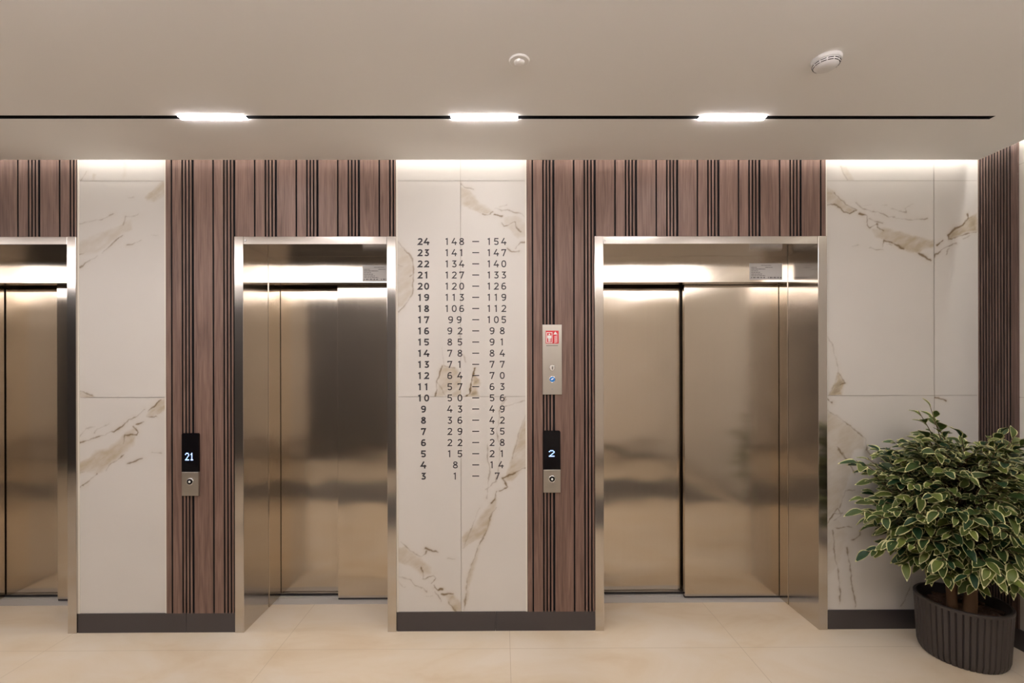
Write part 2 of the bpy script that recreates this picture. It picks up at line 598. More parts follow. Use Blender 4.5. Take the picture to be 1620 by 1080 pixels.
VEINS_C_LU = T(1300, 280, 6.48,
    Fl(.8, (45, 80), (160, 180), (300, 300), (370, 350), (290, 370), (200, 330), (130, 280), (45, 280)),
    Fl(.9, (545, 530), (660, 520), (860, 580), (1000, 610), (1165, 650), (1180, 720), (1040, 740), (1020, 790), (880, 750), (800, 720), (660, 650), (590, 610)),
    L(.7, (60, 310), (70, 285), (140, 280), (240, 350), (300, 370), (365, 345)), L(.7, (150, 170), (240, 260), (370, 340)), L(1.2, (395, 375), (470, 390)),
    L(.9, (475, 400), (480, 490), (510, 510), (590, 470), (600, 510), (645, 550)), L(.6, (500, 420), (590, 450), (640, 470)),
    L(.6, (360, 270), (430, 320), (560, 350), (650, 375), (700, 410), (880, 430), (1000, 435), (1110, 435)), L(.5, (740, 330), (800, 350), (890, 360), (870, 320)),
    L(.9, (640, 720), (660, 655), (750, 680), (870, 740)), L(.9, (500, 735), (570, 748), (645, 750)), L(.9, (1010, 790), (1080, 830), (1145, 868)), L(.5, (330, 715), (385, 695)),
    L(.3, (450, 290), (520, 285)), L(.3, (640, 290), (700, 285)), L(.4, (870, 320), (960, 290)), L(.4, (690, 690), (740, 700))) + \
    T(1300, 500, 2.3, Fl(1.4, (30, 290), (50, 240), (65, 205), (85, 240), (75, 290)), L(.6, (10, 60), (40, 100), (60, 170), (65, 205), (50, 245), (32, 288)), L(.8, (65, 205), (88, 240), (72, 250)))
VEINS_C_RU = T(1300, 280, 6.48,
    Fl(1.4, (1620, 375), (1520, 420), (1480, 490), (1390, 540), (1330, 600), (1340, 640), (1450, 600), (1620, 555)),
    L(.9, (1515, 370), (1525, 410), (1480, 490), (1390, 530), (1330, 590), (1330, 640)), L(1.4, (1215, 700), (1270, 650)), L(.7, (1145, 850), (1200, 790), (1300, 720), (1400, 685)),
    L(.8, (1340, 640), (1450, 610), (1610, 565)), L(.4, (1300, 790), (1320, 740)), L(.3, (1480, 650), (1560, 600)))
VEINS_C_LL = T(1300, 500, 2.3,
    Fl(.6, (10, 335), (70, 370), (160, 440), (160, 480), (120, 490), (100, 550), (10, 480)), Fl(.5, (10, 450), (60, 470), (110, 560), (90, 620), (70, 700), (10, 740)),
    Fl(.3, (10, 760), (60, 740), (90, 800), (70, 900), (10, 960)),
    L(.7, (10, 335), (80, 380), (130, 420), (165, 445), (165, 490)), L(.7, (60, 480), (100, 530), (125, 575)), L(.5, (165, 490), (195, 525)), L(.9, (15, 295), (42, 320)),
    L(.8, (10, 775), (45, 720), (80, 720)), L(.5, (70, 700), (90, 640), (125, 640)), L(.6, (45, 780), (50, 880), (70, 980), (70, 1055)), L(.6, (60, 770), (110, 770)),
    L(.6, (95, 850), (105, 920), (125, 1065)), L(.7, (110, 820), (145, 800), (145, 780)), L(.6, (160, 745), (210, 730)), L(.6, (45, 715), (60, 700), (75, 725), (50, 745)),
    L(.4, (330, 960), (310, 1040), (290, 1060)))
VEINS_C_RL = T(1300, 600, 4.15, L(.9, (735, 126), (780, 120), (830, 142)))

STEP = 0.0034


def marble_tile(store, x0, x1, z0, z1, veins, seed, axis='x', yy=0.0):
    nx, nz = max(2, int((x1 - x0) / STEP)), max(2, int((z1 - z0) / STEP))
    gx, gz = np.meshgrid(np.linspace(x0, x1, nx), np.linspace(z0, z1, nz))
    # tile positions in the survey's own units
    px = 799 + gx / 2.596 * F_PX - 3.8 + 0
    py = 587 - (gz - 1.437) / 2.596 * F_PX
    w1, w2 = fbm(px, py, 22, seed), fbm(px, py, 22, seed + 50)
    f1, f2 = fbm(px, py, 6, seed + 20, 3), fbm(px, py, 6, seed + 70, 3)
    qx, qy = px + 3.2 * w1 + 1.6 * f1, py + 3.2 * w2 + 1.6 * f2
    cloud = fbm(px, py, 130, seed + 9, 4)
    streak = fbm(px * .55 + py * .8, py * .2 - px * .25, 7, seed + 33, 3)
    col = np.ones(px.shape + (3,)) * WHITE
    col *= (1 + 0.035 * cloud)[..., None]
    fill = np.zeros(px.shape)
    line = np.zeros(px.shape)
    lum = fbm(px, py, 13, seed + 41, 3)
    for kind, a, pts in veins:
        xs_, ys_ = [p[0] for p in pts], [p[1] for p in pts]
        bx = (px > min(xs_) - 25) & (px < max(xs_) + 25) & (py > min(ys_) - 25) & (py < max(ys_) + 25)
        if not bx.any():
            continue
        if kind == 'f':
            d = seg_dist(qx[bx], qy[bx], pts + pts[:1])
            ins = inside(qx[bx], qy[bx], pts)
            sd = np.where(ins, d, -d)
            v = np.clip((sd + 2.5) / 6.0, 0, 1) * a * np.clip(0.78 + 0.6 * streak[bx] + .3 * lum[bx], 0, 1.2)
            v += np.where(ins, np.exp(-(d / 1.6) ** 2), 0) * .35 * a * np.clip(.4 + 1.6 * lum[bx], 0, 1)
            fill[bx] = np.maximum(fill[bx], v)
        else:
            d = seg_dist(qx[bx], qy[bx], pts)
            wd = 0.72 + 1.0 * np.clip(lum[bx] * 1.6 + .25, 0, 1) * min(1.3, a)
            v = np.exp(-(d / wd) ** 2) * a * np.clip(.70 + 1.2 * lum[bx], .28, 1.0)
            line[bx] = np.maximum(line[bx], v)
            h = np.exp(-(d / 5.0) ** 2) * .35 * a * np.clip(.5 + lum[bx], 0, 1)
            fill[bx] = np.maximum(fill[bx], h)
    fill = np.clip(fill, 0, 1.5)[..., None]
    col = col * (1 - np.minimum(fill, 1)) + FILL * np.minimum(fill, 1) * (1 - .45 * np.maximum(fill - 1, 0))
    line = np.clip(line * 1.25, 0, .92)[..., None]
    col = col * (1 - line) + LINE * line
    base = sum(len(v) for v in store['v'])
    if axis == 'x':
        vv = np.stack([gx.ravel(), np.full(gx.size, yy), gz.ravel()], 1)
    else:
        vv = np.stack([np.full(gx.size, yy), gx.ravel(), gz.ravel()], 1)
    ii = np.arange(nx * nz).reshape(nz, nx) + base
    store['v'].append(vv)
    store['c'].append(np.concatenate([np.clip(col, 0, 1).reshape(-1, 3), np.ones((gx.size, 1))], 1))
    q = np.stack([ii[:-1, :-1], ii[:-1, 1:], ii[1:, 1:], ii[1:, :-1]], -1).reshape(-1, 4)
    store['f'].append(q)


def marble_object(name, store, parent):
    v, c, f = (np.concatenate(store[k]) for k in 'vcf')
    me = bpy.data.meshes.new(name)
    me.vertices.add(len(v))
    me.vertices.foreach_set('co', v.astype(np.float32).ravel())
    me.loops.add(f.size)
    me.loops.foreach_set('vertex_index', f.astype(np.int32).ravel())
    me.polygons.add(len(f))
    me.polygons.foreach_set('loop_start', np.arange(0, f.size, 4, dtype=np.int32))
    at = me.attributes.new('vein', 'FLOAT_COLOR', 'POINT')
    at.data.foreach_set('color', c.astype(np.float32).ravel())
    me.update(calc_edges=True)
    me.materials.append(M['marble'])
    o = bpy.data.objects.new(name, me)
    COL.objects.link(o)
    o.parent = parent
    return o


JZ1, JZ2, J = sz(627), sz(286), 0.0012


def marble_panel(xcuts, veins, seed):
    st = dict(v=[], c=[], f=[])
    zc = [(BASE_H, JZ1 - J), (JZ1 + J, JZ2 - J), (JZ2 + J, TOP)]
    for r, (z0, z1) in enumerate(zc):
        for k, (x0, x1) in enumerate(zip(xcuts, xcuts[1:])):
            a = x0 + (J if k else 0)
            b = x1 - (J if k < len(xcuts) - 2 else 0)
            marble_tile(st, a, b, z0, z1, veins[r][k], seed + 7 * r + 3 * k)
    o = marble_object('marble_cladding', st, wall_back)
    e = MB()
    for x0, x1 in ((xcuts[0] - .002, xcuts[0] + .006), (xcuts[-1] - .006, xcuts[-1] + .002)):
        e.box(x0, x1, -.003, .016, BASE_H, TOP)
    e.build('edge_profile', M['edge'], o)
    g = MB()
    g.box(xcuts[0], xcuts[-1], .004, .015, BASE_H, TOP)
    g.build('grout_bed', M['grout'], o)


XA = (E1[1] + FACE + .002, sx(263))
XB = (E2[1] + FACE + .002, sx(729), sx(833))
XC = (E3[1] + FACE + .002, sx(1478), X_R)
marble_panel(XA, [[VEINS_A_LOW], [VEINS_A_MID], [VEINS_A_TOP]], 11)
marble_panel(XB, [[VEINS_B_LL, VEINS_B_RL], [VEINS_B_LU, VEINS_B_RU], [[], []]], 101)
marble_panel(XC, [[VEINS_C_LL, VEINS_C_RL], [VEINS_C_LU, VEINS_C_RU], [T(1300, 200, 3.856, Fl(.45, (125, 235), (150, 240), (200, 330), (165, 330)), L(.3, (120, 240), (160, 330))), []]], 211)

# right wall: marble beyond the slatted corner strip
YS0 = -0.203
st = dict(v=[], c=[], f=[])
STEP = 0.012
for z0, z1 in ((BASE_H, JZ1 - J), (JZ1 + J, JZ2 - J), (JZ2 + J, TOP)):
    for k in range(7):
        y1 = YS0 - .6 * k - J
        y0 = max(Y_B, y1 - .6 + 2 * J)
        marble_tile(st, y0, y1, z0, z1, [], 300 + k, 'y', X_R)
marble_object('marble_cladding', st, wall_right)
mb = MB()
mb.box(X_R + .004, X_R + .013, Y_B, YS0, BASE_H, TOP)
mb.build('grout_bed', M['grout'], wall_right)

# dark mat added on the unseen floor to put a dark band in the steel
tag(MB().box(-2.4, 2.4, -2.85, -1.68, 0, .008).build('added_dark_mat', M['mat'], None, loc=(0, -2.27, 0)), 'wide dark mat added on the unseen floor to darken the steel reflections', 'mat')

# baseboards
mb = MB()
for x0, x1 in ((XA[0], sx(295) - .001), (sx(295) + .001, E2[0] - FACE - .001), (XB[0], sx(783) - .001), (sx(783) + .001, E3[0] - FACE - .001), (XC[0], X_R)):
    mb.box(x0, x1, -.006, .014, 0, BASE_H)
struct(mb.build('baseboard_back', M['baseboard']), 'charcoal baseboard under the marble and walnut')
mb = MB()
mb.box(X_R - .006, X_R + .012, Y_B, -.006, 0, BASE_H)
struct(mb.build('baseboard_right', M['baseboard']))
mb = MB()
mb.box(X_L, X_R, Y_B, Y_B + .012, 0, BASE_H * 1.6)
struct(mb.build('baseboard_front', M['baseboard']))


# ------------------------------------------------------------------ walnut boards with black grooves
PER = 0.2290
GRV = 0.0088


def board_edges(x_first, x0, x1):
    """Boards between x0 and x1; x_first is the centre of a groove left of a medium board."""
    out, k = [], math.floor((x0 - x_first) / PER) - 1
    while x_first + k * PER < x1 + PER:
        b = x_first + k * PER
        cuts = [b, b + .0590, b + .0775, b + .0960, b + .1165, b + PER]
        gw = [GRV, GRV, GRV, GRV, .0125, GRV]
        for i in range(5):
            out.append((cuts[i] + gw[i] / 2, cuts[i + 1] - gw[i + 1] / 2))
        k += 1
    return [(max(a, x0), min(c, x1)) for a, c in out if c > x0 + .001 and a < x1 - .001]


def wood_panel(x0, x1, z0, xf, label):
    mb = MB()
    tone = []
    for i, (a, c) in enumerate(board_edges(xf, x0, x1)):
        key = (random.uniform(-.4, .4) if c - a > .03 else random.uniform(-.2, .2), random.random() * 3, random.random() * 9)
        n0 = len(mb.bm.verts)
        mb.board(a, c, -.006, .012, z0, TOP)
        tone.extend([key] * (len(mb.bm.verts) - n0))
    n0 = len(mb.bm.verts)
    mb.box(x0, x1, .0085, .0138, z0, TOP, 1)
    tone.extend([(0, 0, 0)] * (len(mb.bm.verts) - n0))
    o = mb.build('wood_slat_panel', [M['wood'], M['groove']], normals=True)
    o.data.attributes.new('board', 'FLOAT_VECTOR', 'POINT').data.foreach_set('vector', np.array(tone, np.float32).ravel())
    tag(o, label, 'wall panel', 'walnut board panels round the elevators')


xa, xb, xc_ = sx(30, 0, 330), sx(272.5, 0, 330), sx(842.2, 0, 330)
wood_panel(E1[0] - FACE, XA[0] - .003, P_TOP + .001, xa, 'short grooved walnut boards above the leftmost elevator, cut off by the frame')
wood_panel(X_L, E1[0] - FACE - .001, BASE_H, xa, 'tall walnut boards left of the leftmost elevator, outside the frame')
wood_panel(sx(263) + .003, E2[0] - FACE - .001, BASE_H, xb, 'tall grooved walnut boards behind the call panel reading 21')
wood_panel(E2[0] - FACE, XB[0] - .003, P_TOP + .001, xb, 'short grooved walnut boards above the narrow elevator beside the number list')
wood_panel(sx(833) + .003, E3[0] - FACE - .001, BASE_H, xc_, 'tall grooved walnut boards behind the red pictogram panel')
wood_panel(E3[0] - FACE, XC[0] - .003, P_TOP + .001, xc_, 'short grooved walnut boards above the wide elevator')

mb = MB()                          # slatted strip on the right wall, in the corner
tone = []
p = 0.0152
for k in range(11):
    n0 = len(mb.bm.verts)
    mb.box(X_R - .0085, X_R - .007, -.004 - p * k - .0088, -.004 - p * k, BASE_H, TOP, 0)
    mb.box(X_R - .007, X_R + .010, -.004 - p * k - .0088, -.004 - p * k, BASE_H, TOP, 1)
    tone.extend([(random.random(), random.random() * 3, random.random() * 9)] * (len(mb.bm.verts) - n0))
n0 = len(mb.bm.verts)
mb.box(X_R - .008, X_R + .010, YS0, -.004 - p * 11, BASE_H, TOP, 0)
mb.box(X_R + .006, X_R + .0115, YS0, -.001, BASE_H, TOP, 1)
tone.extend([(.3, 1, 4)] * (len(mb.bm.verts) - n0))
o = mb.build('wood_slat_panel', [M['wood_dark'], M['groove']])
o.data.attributes.new('board', 'FLOAT_VECTOR', 'POINT').data.foreach_set('vector', np.array(tone, np.float32).ravel())
tag(o, 'narrow dark slatted wood strip on the side wall in the corner behind the plant', 'wall panel')


# ------------------------------------------------------------------ elevators
def info_plate(x0, x1, z0, z1, y, parent):
    """Small inspection plate: rows of fine print with a phone line at the foot."""
    mb = MB()
    mb.box(x0, x1, y - .002, y, z0, z1)
    pl = mb.build('information_plate', M['paper'], parent)
    pl['label'] = 'small grey plate of fine print'
    w, h = x1 - x0, z1 - z0
    t = MB()
    rng = random.Random(5)

    def words(u0, u1, v, th):
        u = u0
        while u < u1 - .01:
            e = min(u1, u + rng.uniform(.05, .11))
            t.box(x0 + u * w, x0 + e * w, y - .0026, y - .0019, z0 + v * h - th, z0 + v * h + th)
            u = e + .012
    words(.35, .66, .87, .0010)
    words(.05, .22, .75, .0013)
    words(.48, .70, .75, .0013)
    for v, e in ((.65, .48), (.55, .26), (.45, .32), (.35, .38), (.25, .48)):
        words(.05, e, v, .0013)
    u = .05
    for ch in '8 000 000 00 00   8 000 000 00 00':
        if ch != ' ':
            t.box(x0 + u * w, x0 + (u + .018) * w, y - .0026, y - .0019, z0 + .10 * h, z0 + .17 * h)
        u += .0285
    t.build('fine_print', M['ink'], pl)


def elevator(x0, x1, label, plate=None):
    xc = (x0 + x1) / 2
    root = thing('elevator', label, 'elevator', (xc, Y_FRONT, 0))

    def add(mbx, name, mt, par=root):
        return mbx.build(name, mt, par, loc=(xc, Y_FRONT, 0))
    for a, b in ((x0 - FACE, x0), (x1, x1 + FACE)):
        add(MB().box(a, b, Y_FRONT, Y_TRANS, 0, P_TOP, bevel=.0015), 'portal_jamb', M['steel_frame'])
    lin = add(MB().box(x0 + .0011, x1 - .0011, Y_FRONT + .0012, Y_TRANS, P_IN, P_TOP - .0006, bevel=.0015), 'portal_lintel', M['steel_frame'])
    add(MB().lathe([(.0055, 0), (.0055, .0012), (.004, .002)], (x0 + .012, Y_FRONT + .0008, (P_IN + P_TOP) / 2), 16, axis='Y'), 'corner_screw', M['screw'], lin)
    add(MB().box(x0, x1, Y_TRANS, Y_POST, 1.979, P_IN + .02, bevel=.001), 'transom_panel', M['steel'])
    for a, b, yb in ((x0 - .03, x0 + .0035, .406), (x1 - .0035, x1 + .03, .347)):
        add(MB().box(a, b, Y_TRANS + .0005, yb, .0025, 1.9785, bevel=.001), 'door_post', M['steel'])
    mid = xc
    # the right leaf runs in the front track, the left leaf behind it
    for a, b, y in ((mid - .006, x1 + .03, .352), (x0 - .03, mid + .02, .412)):
        lf = MB()
        lf.box(a, b, y, y + .03, .014, 1.997, bevel=.0015)
        o = add(lf, 'door_leaf', M['steel'])
        gd = MB().box(a, b, y + .004, y + .026, .002, .0145)
        add(gd, 'bottom_guide', M['slot'], o)
    sl = MB()
    sl.box(x0 - .03, x1 + .03, .300, .346, -.03, .002)
    sl.box(x0 - .03, x1 + .03, .346, .480, -.03, -.004)
    for y in (.346, .386, .398, .448):
        sl.box(x0 - .03, x1 + .03, y, y + .008, -.005, .002)
    add(sl, 'sill', M['alu'])
    add(MB().box(x0 - .03, x1 + .03, .470, .482, -.004, 2.3), 'shaft_lining', M['slot'])
    add(MB().box(x0 - .03, x1 + .03, Y_POST, .48, 2.012, 2.03), 'door_hanger', M['slot'])
    if plate:
        a, b, c, d = plate
        # keep the plate in the lift's own coordinates
        y = Y_TRANS
        pr = bpy.data.objects.new('tmp', None)
        info_plate(a - xc, b - xc, c, d, y - Y_FRONT, root)
        bpy.data.objects.remove(pr)
    return root


elevator(*E1, 'stainless steel elevator at the left edge of the photo, cut off by the frame')
yt = Y_TRANS
elevator(*E2, 'narrow stainless steel elevator between the call panel reading 21 and the number directory',
         (sx(574, yt), sx(574, yt) + .2, sz(445, yt), sz(419.5, yt)))
elevator(*E3, 'wide stainless steel elevator between the red pictogram panel and the potted plant',
         (sx(1186, yt), sx(1237.5, yt), sz(443, yt), sz(417, yt)))


# ------------------------------------------------------------------ lettering
def arc(cx, cy, rx, ry, a0, a1, n=14, sq=2.3):
    out = []
    for i in range(n + 1):
        a = math.radians(a0 + (a1 - a0) * i / n)
        c, q = math.cos(a), math.sin(a)
        out.append((cx + rx * math.copysign(abs(c) ** (2 / sq), c), cy + ry * math.copysign(abs(q) ** (2 / sq), q)))
    return out


def digit_strokes(ch, t):
    """Centre lines of a wide geometric numeral in a 0.70 x 1 box, stroke t."""
    h = t / 2
    W = .70
    lo, hi, l, r = h, 1 - h, h, W - h
    m = W / 2
    if ch == '0':
        return [arc(m, .5, m - h, .5 - h, 90, 450, 32)]
    if ch == '1':
        return [[(.10, hi - .10), (.34, hi - .0), (.34, 0)]]
    if ch == '2':
        return [arc(m, .70, m - h - .01, hi - .70, 165, -28, 16) + [(l + .03, lo), (W, lo)]]
    if ch == '3':
        return [[(l, hi), (r - .06, hi), (m - .06, .58)] + arc(m - .02, .30, m - h + .0, .30 - h, 88, -150, 18)]
    if ch == '4':
        return [[(.42, 1), (.04, .25 + h), (W + .04, .25 + h)], [(.52, .52), (.52, 0)]]
    if ch == '5':
        return [[(W - .04, hi), (.13, hi), (.10, .55)] + arc(m - .02, .32, m - h, .32 - h, 98, -150, 18)]
    if ch == '6':
        return [arc(m, .31, m - h, .31 - h, 90, 450, 26), arc(m + .06, .42, m + .06 - h, .58 - h, 180, 62, 12)]
    if ch == '9':
        return [[(W - x, 1 - y) for x, y in st] for st in digit_strokes('6', t)]
    if ch == '7':
        return [[(l, hi - .16), (l, hi), (r, hi), (.26, 0)]]
    return [arc(m, .755, m - h - .045, .245 - h, 90, 450, 24), arc(m, .28, m - h, .28 - h, 90, 450, 24)]


def ribbon(bm, pts, t, y0, y1):
    """A stroke of width t along pts in the x-z plane, with thickness y0..y1."""
    closed = math.hypot(pts[0][0] - pts[-1][0], pts[0][1] - pts[-1][1]) < 1e-6
    if closed:
        pts = pts[:-1]
    n = len(pts)
    ring = []
    for i, p in enumerate(pts):
        a = pts[i - 1] if (i or closed) else None
        b = pts[(i + 1) % n] if (i < n - 1 or closed) else None

        def nrm(u, v):
            dx, dz = v[0] - u[0], v[1] - u[1]
            q = math.hypot(dx, dz) or 1
            return (-dz / q, dx / q)
        n1 = nrm(a, p) if a else nrm(p, b)
        n2 = nrm(p, b) if b else n1
        mx, mz = n1[0] + n2[0], n1[1] + n2[1]
        q = max(.5, mx * mx + mz * mz)
        k = t / q
        ring.append([bm.verts.new((p[0] + s * mx * k, y, p[1] + s * mz * k)) for s in (1, -1) for y in (y0, y1)])
    last = n if closed else n - 1
    for i in range(last):
        A, B = ring[i], ring[(i + 1) % n]
        for q in ((0, 2), (2, 3), (3, 1), (1, 0)):
            bm.faces.new((A[q[0]], A[q[1]], B[q[1]], B[q[0]]))
    if not closed:
        for e in (ring[0], ring[-1]):
            bm.faces.new((e[0], e[1], e[3], e[2]))


_glyph = {}


def glyph(ch, bold, size):
    k = (ch, bold)
    if k not in _glyph:
        t = .205 if bold else .15
        bm = bmesh.new()
        for st in digit_strokes(ch, t):
            ribbon(bm, [((x - .35) * size * (1.04 if bold else .98), (y - .5) * size) for x, y in st], t * size, -.0004, .0004)
        bmesh.ops.recalc_face_normals(bm, faces=bm.faces)
        me = bpy.data.meshes.new('lettering')
        bm.to_mesh(me)
        bm.free()
        _glyph[k] = me
    return _glyph[k]


def joined(name, items, mat, parent, origin):
    """items: (mesh, x, z) -> one mesh object."""
    bm = bmesh.new()
    for me, x, z in items:
        t = me.copy()
        t.transform(Matrix.Translation((x - origin[0], -.0005, z - origin[2])))
        bm.from_mesh(t)
        bpy.data.meshes.remove(t)
    me = bpy.data.meshes.new(name)
    bm.to_mesh(me)
    bm.free()
    me.materials.append(mat)
    o = bpy.data.objects.new(name, me)
    COL.objects.link(o)
    o.parent = parent
    return o


ROWS = [(24, '148', '154'), (23, '141', '147'), (22, '134', '140'), (21, '127', '133'), (20, '120', '126'), (19, '113', '119'), (18, '106', '112'),
        (17, '99', '105'), (16, '92', '98'), (15, '85', '91'), (14, '78', '84'), (13, '71', '77'), (12, '64', '70'), (11, '57', '63'), (10, '50', '56'),
        (9, '43', '49'), (8, '36', '42'), (7, '29', '35'), (6, '22', '28'), (5, '15', '21'), (4, '8', '14'), (3, '1', '7')]
org = (sx(735), 0, sz(567))
directory = thing('floor_directory', 'dark vinyl list of floors and apartment numbers on marble between two elevators', 'sign', org)
SZ = 0.0385
for r, (fl, a, b) in enumerate(ROWS):
    py = 381.9 + 17.65 * r
    z = sz(py)

    def put(chars, centres, bold=False):
        return [(glyph(c, bold, SZ), sx(x, 0, py), z) for c, x in zip(chars, centres)]
    s = str(fl)
    fl_items = put(s, (664.6, 675.0) if len(s) == 2 else (670.0,), True)
    sp2 = 13.4 if a == '99' else 16.0
    sa = put(a, {3: (707.6, 718.6, 730.4), 2: (719.6 - sp2 / 2, 719.6 + sp2 / 2), 1: (720.4,)}[len(a)])
    sb = put(b, {3: (774.2, 785.2, 797.0), 2: (778.6, 792.6) if b == '14' else (778.4, 794.6), 1: (786.6,)}[len(b)])
    joined('floor_number', fl_items, M['ink'], directory, org)
    rg = joined('first_apartment', sa, M['ink'], directory, org)
    joined('last_apartment', sb, M['ink'], directory, org)
    xd = sx(752.6, 0, py)
    d = MB().box(xd - .019, xd + .019, -.0009, -.0001, z - .0027, z + .0027)
    d.build('dash', M['ink'], directory, loc=org)

# ------------------------------------------------------------------ call panels
FONT57 = {'2': ['01110', '10001', '00001', '00010', '00100', '01000', '11111'], '1': ['00100', '01100', '00100', '00100', '00100', '00100', '01110']}


def call_panel(px0, px1, pz_top, pz_mid, pz_bot, digits, dpx, dpy, ux, uz, label):
    x0, x1 = sx(px0, -.02), sx(px1, -.02)
    zt, zm, zb = (survey((px0 + px1) / 2, q, -.02)[1] for q in (pz_top, pz_mid, pz_bot))
    xc = (x0 + x1) / 2
    root = thing('call_panel', label, 'call panel', (xc, -.006, zb))
    loc = (xc, -.006, zb)
    r = .010
    pts = [(x0, zm + .001), (x1, zm + .001)]
    pts += [(x1 - r + r * math.cos(a), zt - r + r * math.sin(a)) for a in [i * math.pi / 12 for i in range(7)]]
    pts += [(x0 + r - r * math.cos(a), zt - r + r * math.sin(a)) for a in [i * math.pi / 12 for i in range(6, -1, -1)]]
    sc = MB().prism(pts, -.020, -.006).build('display_screen', M['black_glass'], root, loc=loc)
    sc['label'] = 'glossy black display glass'
    g = MB()
    dx, dz = survey(dpx, dpy, -.02)
    n = len(digits)
    for k, ch in enumerate(digits):
        ox = dx + (k - (n - 1) / 2) * 6 * ux
        for i, row in enumerate(FONT57[ch]):
            for j, c in enumerate(row):
                if c == '1':
                    xx, zz = ox + (j - 2) * ux, dz + (3 - i) * uz
                    g.box(xx - ux * .46, xx + ux * .46, -.0206, -.0198, zz - uz * .46, zz + uz * .46)
    dg = g.build('lit_digits', M['digit'], sc, loc=loc)
    dg['label'] = 'blue glowing floor digits'
    pl = MB().box(x0, x1, -.020, -.006, zb, zm, bevel=.001).build('button_plate', M['plate_steel'], root, loc=loc)
    bz = zb + (zm - zb) * .60
    MB().lathe([(.0195, 0), (.0195, .003), (.0165, .0045), (.0150, .0035)], (xc, -.020, bz), 32, axis='Y').build('button_ring', M['chrome'], root, loc=loc)
    bt = MB().lathe([(.0150, .002), (.0148, .0046), (.013, .0052)], (xc, -.020, bz), 32, axis='Y').build('button', M['black_glass'], root, loc=loc)
    MB().lathe([(.006, .0050), (.006, .0060), (.0045, .0064)], (xc, -.020, bz), 20, axis='Y').build('indicator', M['white'], bt, loc=loc)
    return root


call_panel(287, 313.5, 685, 746.5, 784, '21', 299.8, 722, .0043, .0060, 'black and steel elevator call panel with 21 in blue digits')
call_panel(859.5, 886.5, 681, 743, 779, '2', 872.8, 717, .0062, .0051, 'black and steel elevator call panel with a single blue digit 2')

# fire service panel above the second call panel
x0, x1 = sx(858.5, -.014), sx(889, -.014)
zt, zb = sz(513.5, -.014), sz(624, -.014)
xc = (x0 + x1) / 2
loc = (xc, -.006, zb)
fp = thing('fire_service_panel', 'tall steel key switch panel with a red fire pictogram on walnut boards', 'control panel', loc)
MB().box(x0, x1, -.014, -.006, zb, zt, bevel=.001).build('face_plate', M['plate_steel'], fp, loc=loc)
w = (x1 - x0) * 20.5 / 30.5
sxl, szt = xc - w / 2, sz(523, -.014)
sign = MB().box(sxl, sxl + w, -.0150, -.0139, szt - w, szt).build('fire_pictogram', M['red'], fp, loc=loc)
sign['label'] = 'red and white fire lift pictogram'
g = MB()


def rect(u0, u1, v0, v1):
    g.box(sxl + u0 * w, sxl + u1 * w, -.0155, -.0149, szt - v1 * w, szt - v0 * w)


for a in ((.05, .10, .16, .95), (.46, .51, .16, .95), (.05, .51, .12, .17), (.05, .51, .90, .95)):
    rect(*a)                                        # lift car outline
rect(.22, .34, .24, .34)                             # helmet and head
rect(.18, .38, .37, .60)
rect(.13, .18, .38, .58)
rect(.38, .43, .38, .58)
rect(.20, .27, .60, .86)
rect(.30, .37, .60, .86)
g.prism([(sxl + .58 * w, szt - .30 * w), (sxl + .74 * w, szt - .06 * w), (sxl + .92 * w, szt - .30 * w)], -.0155, -.0149)
for k in range(5):                                   # flame strokes
    z = szt - (.40 + k * .115) * w
    g.prism([(sxl + .66 * w, z - .05 * w), (sxl + .90 * w, z + .03 * w), (sxl + .90 * w, z - .02 * w), (sxl + .66 * w, z - .10 * w)], -.0155, -.0149)
g.build('white_figures', M['white'], sign, loc=loc)
g = MB()
for k in range(9):
    g.box(sxl + w * (.06 + k * .1), sxl + w * (.12 + k * .1), -.0145, -.0139, szt - w - .013, szt - w - .009)
g.build('caption', M['slot'], fp, loc=loc)
zk = survey(873, 582, -.014)[1]
ks = MB().lathe([(.0165, 0), (.0165, .004), (.0135, .007)], (xc, -.014, zk), 32, axis='Y').build('key_switch', M['chrome'], fp, loc=loc)
MB().box(xc - .002, xc + .002, -.0216, -.0205, zk - .008, zk + .008).build('key_slot', M['slot'], ks, loc=loc)
zk = survey(873, 600, -.014)[1]
rg = MB().lathe([(.0185, 0), (.0185, .003), (.0155, .0045), (.0145, .003)], (xc, -.014, zk), 32, axis='Y').build('button_ring', M['chrome'], fp, loc=loc)
bb = MB().lathe([(.0145, .001), (.0145, .0045), (.012, .0055)], (xc, -.014, zk), 32, axis='Y').build('blue_button', M['blue'], fp, loc=loc)
bb['label'] = 'bright blue round button'
MB().prism([(xc - .008, zk + .001), (xc + .002, zk + .007), (xc + .008, zk + .006), (xc + .001, zk - .001), (xc - .007, zk - .003)], -.0200, -.0194).build('button_glint', M['white'], bb, loc=loc)  # white reflection on the button, built as a solid shape
zk = survey(873, 615, -.014)[1]
MB().lathe([(.0035, 0), (.003, .0012)], (xc, -.014, zk), 16, axis='Y').build('screw', M['screw'], fp, loc=loc)

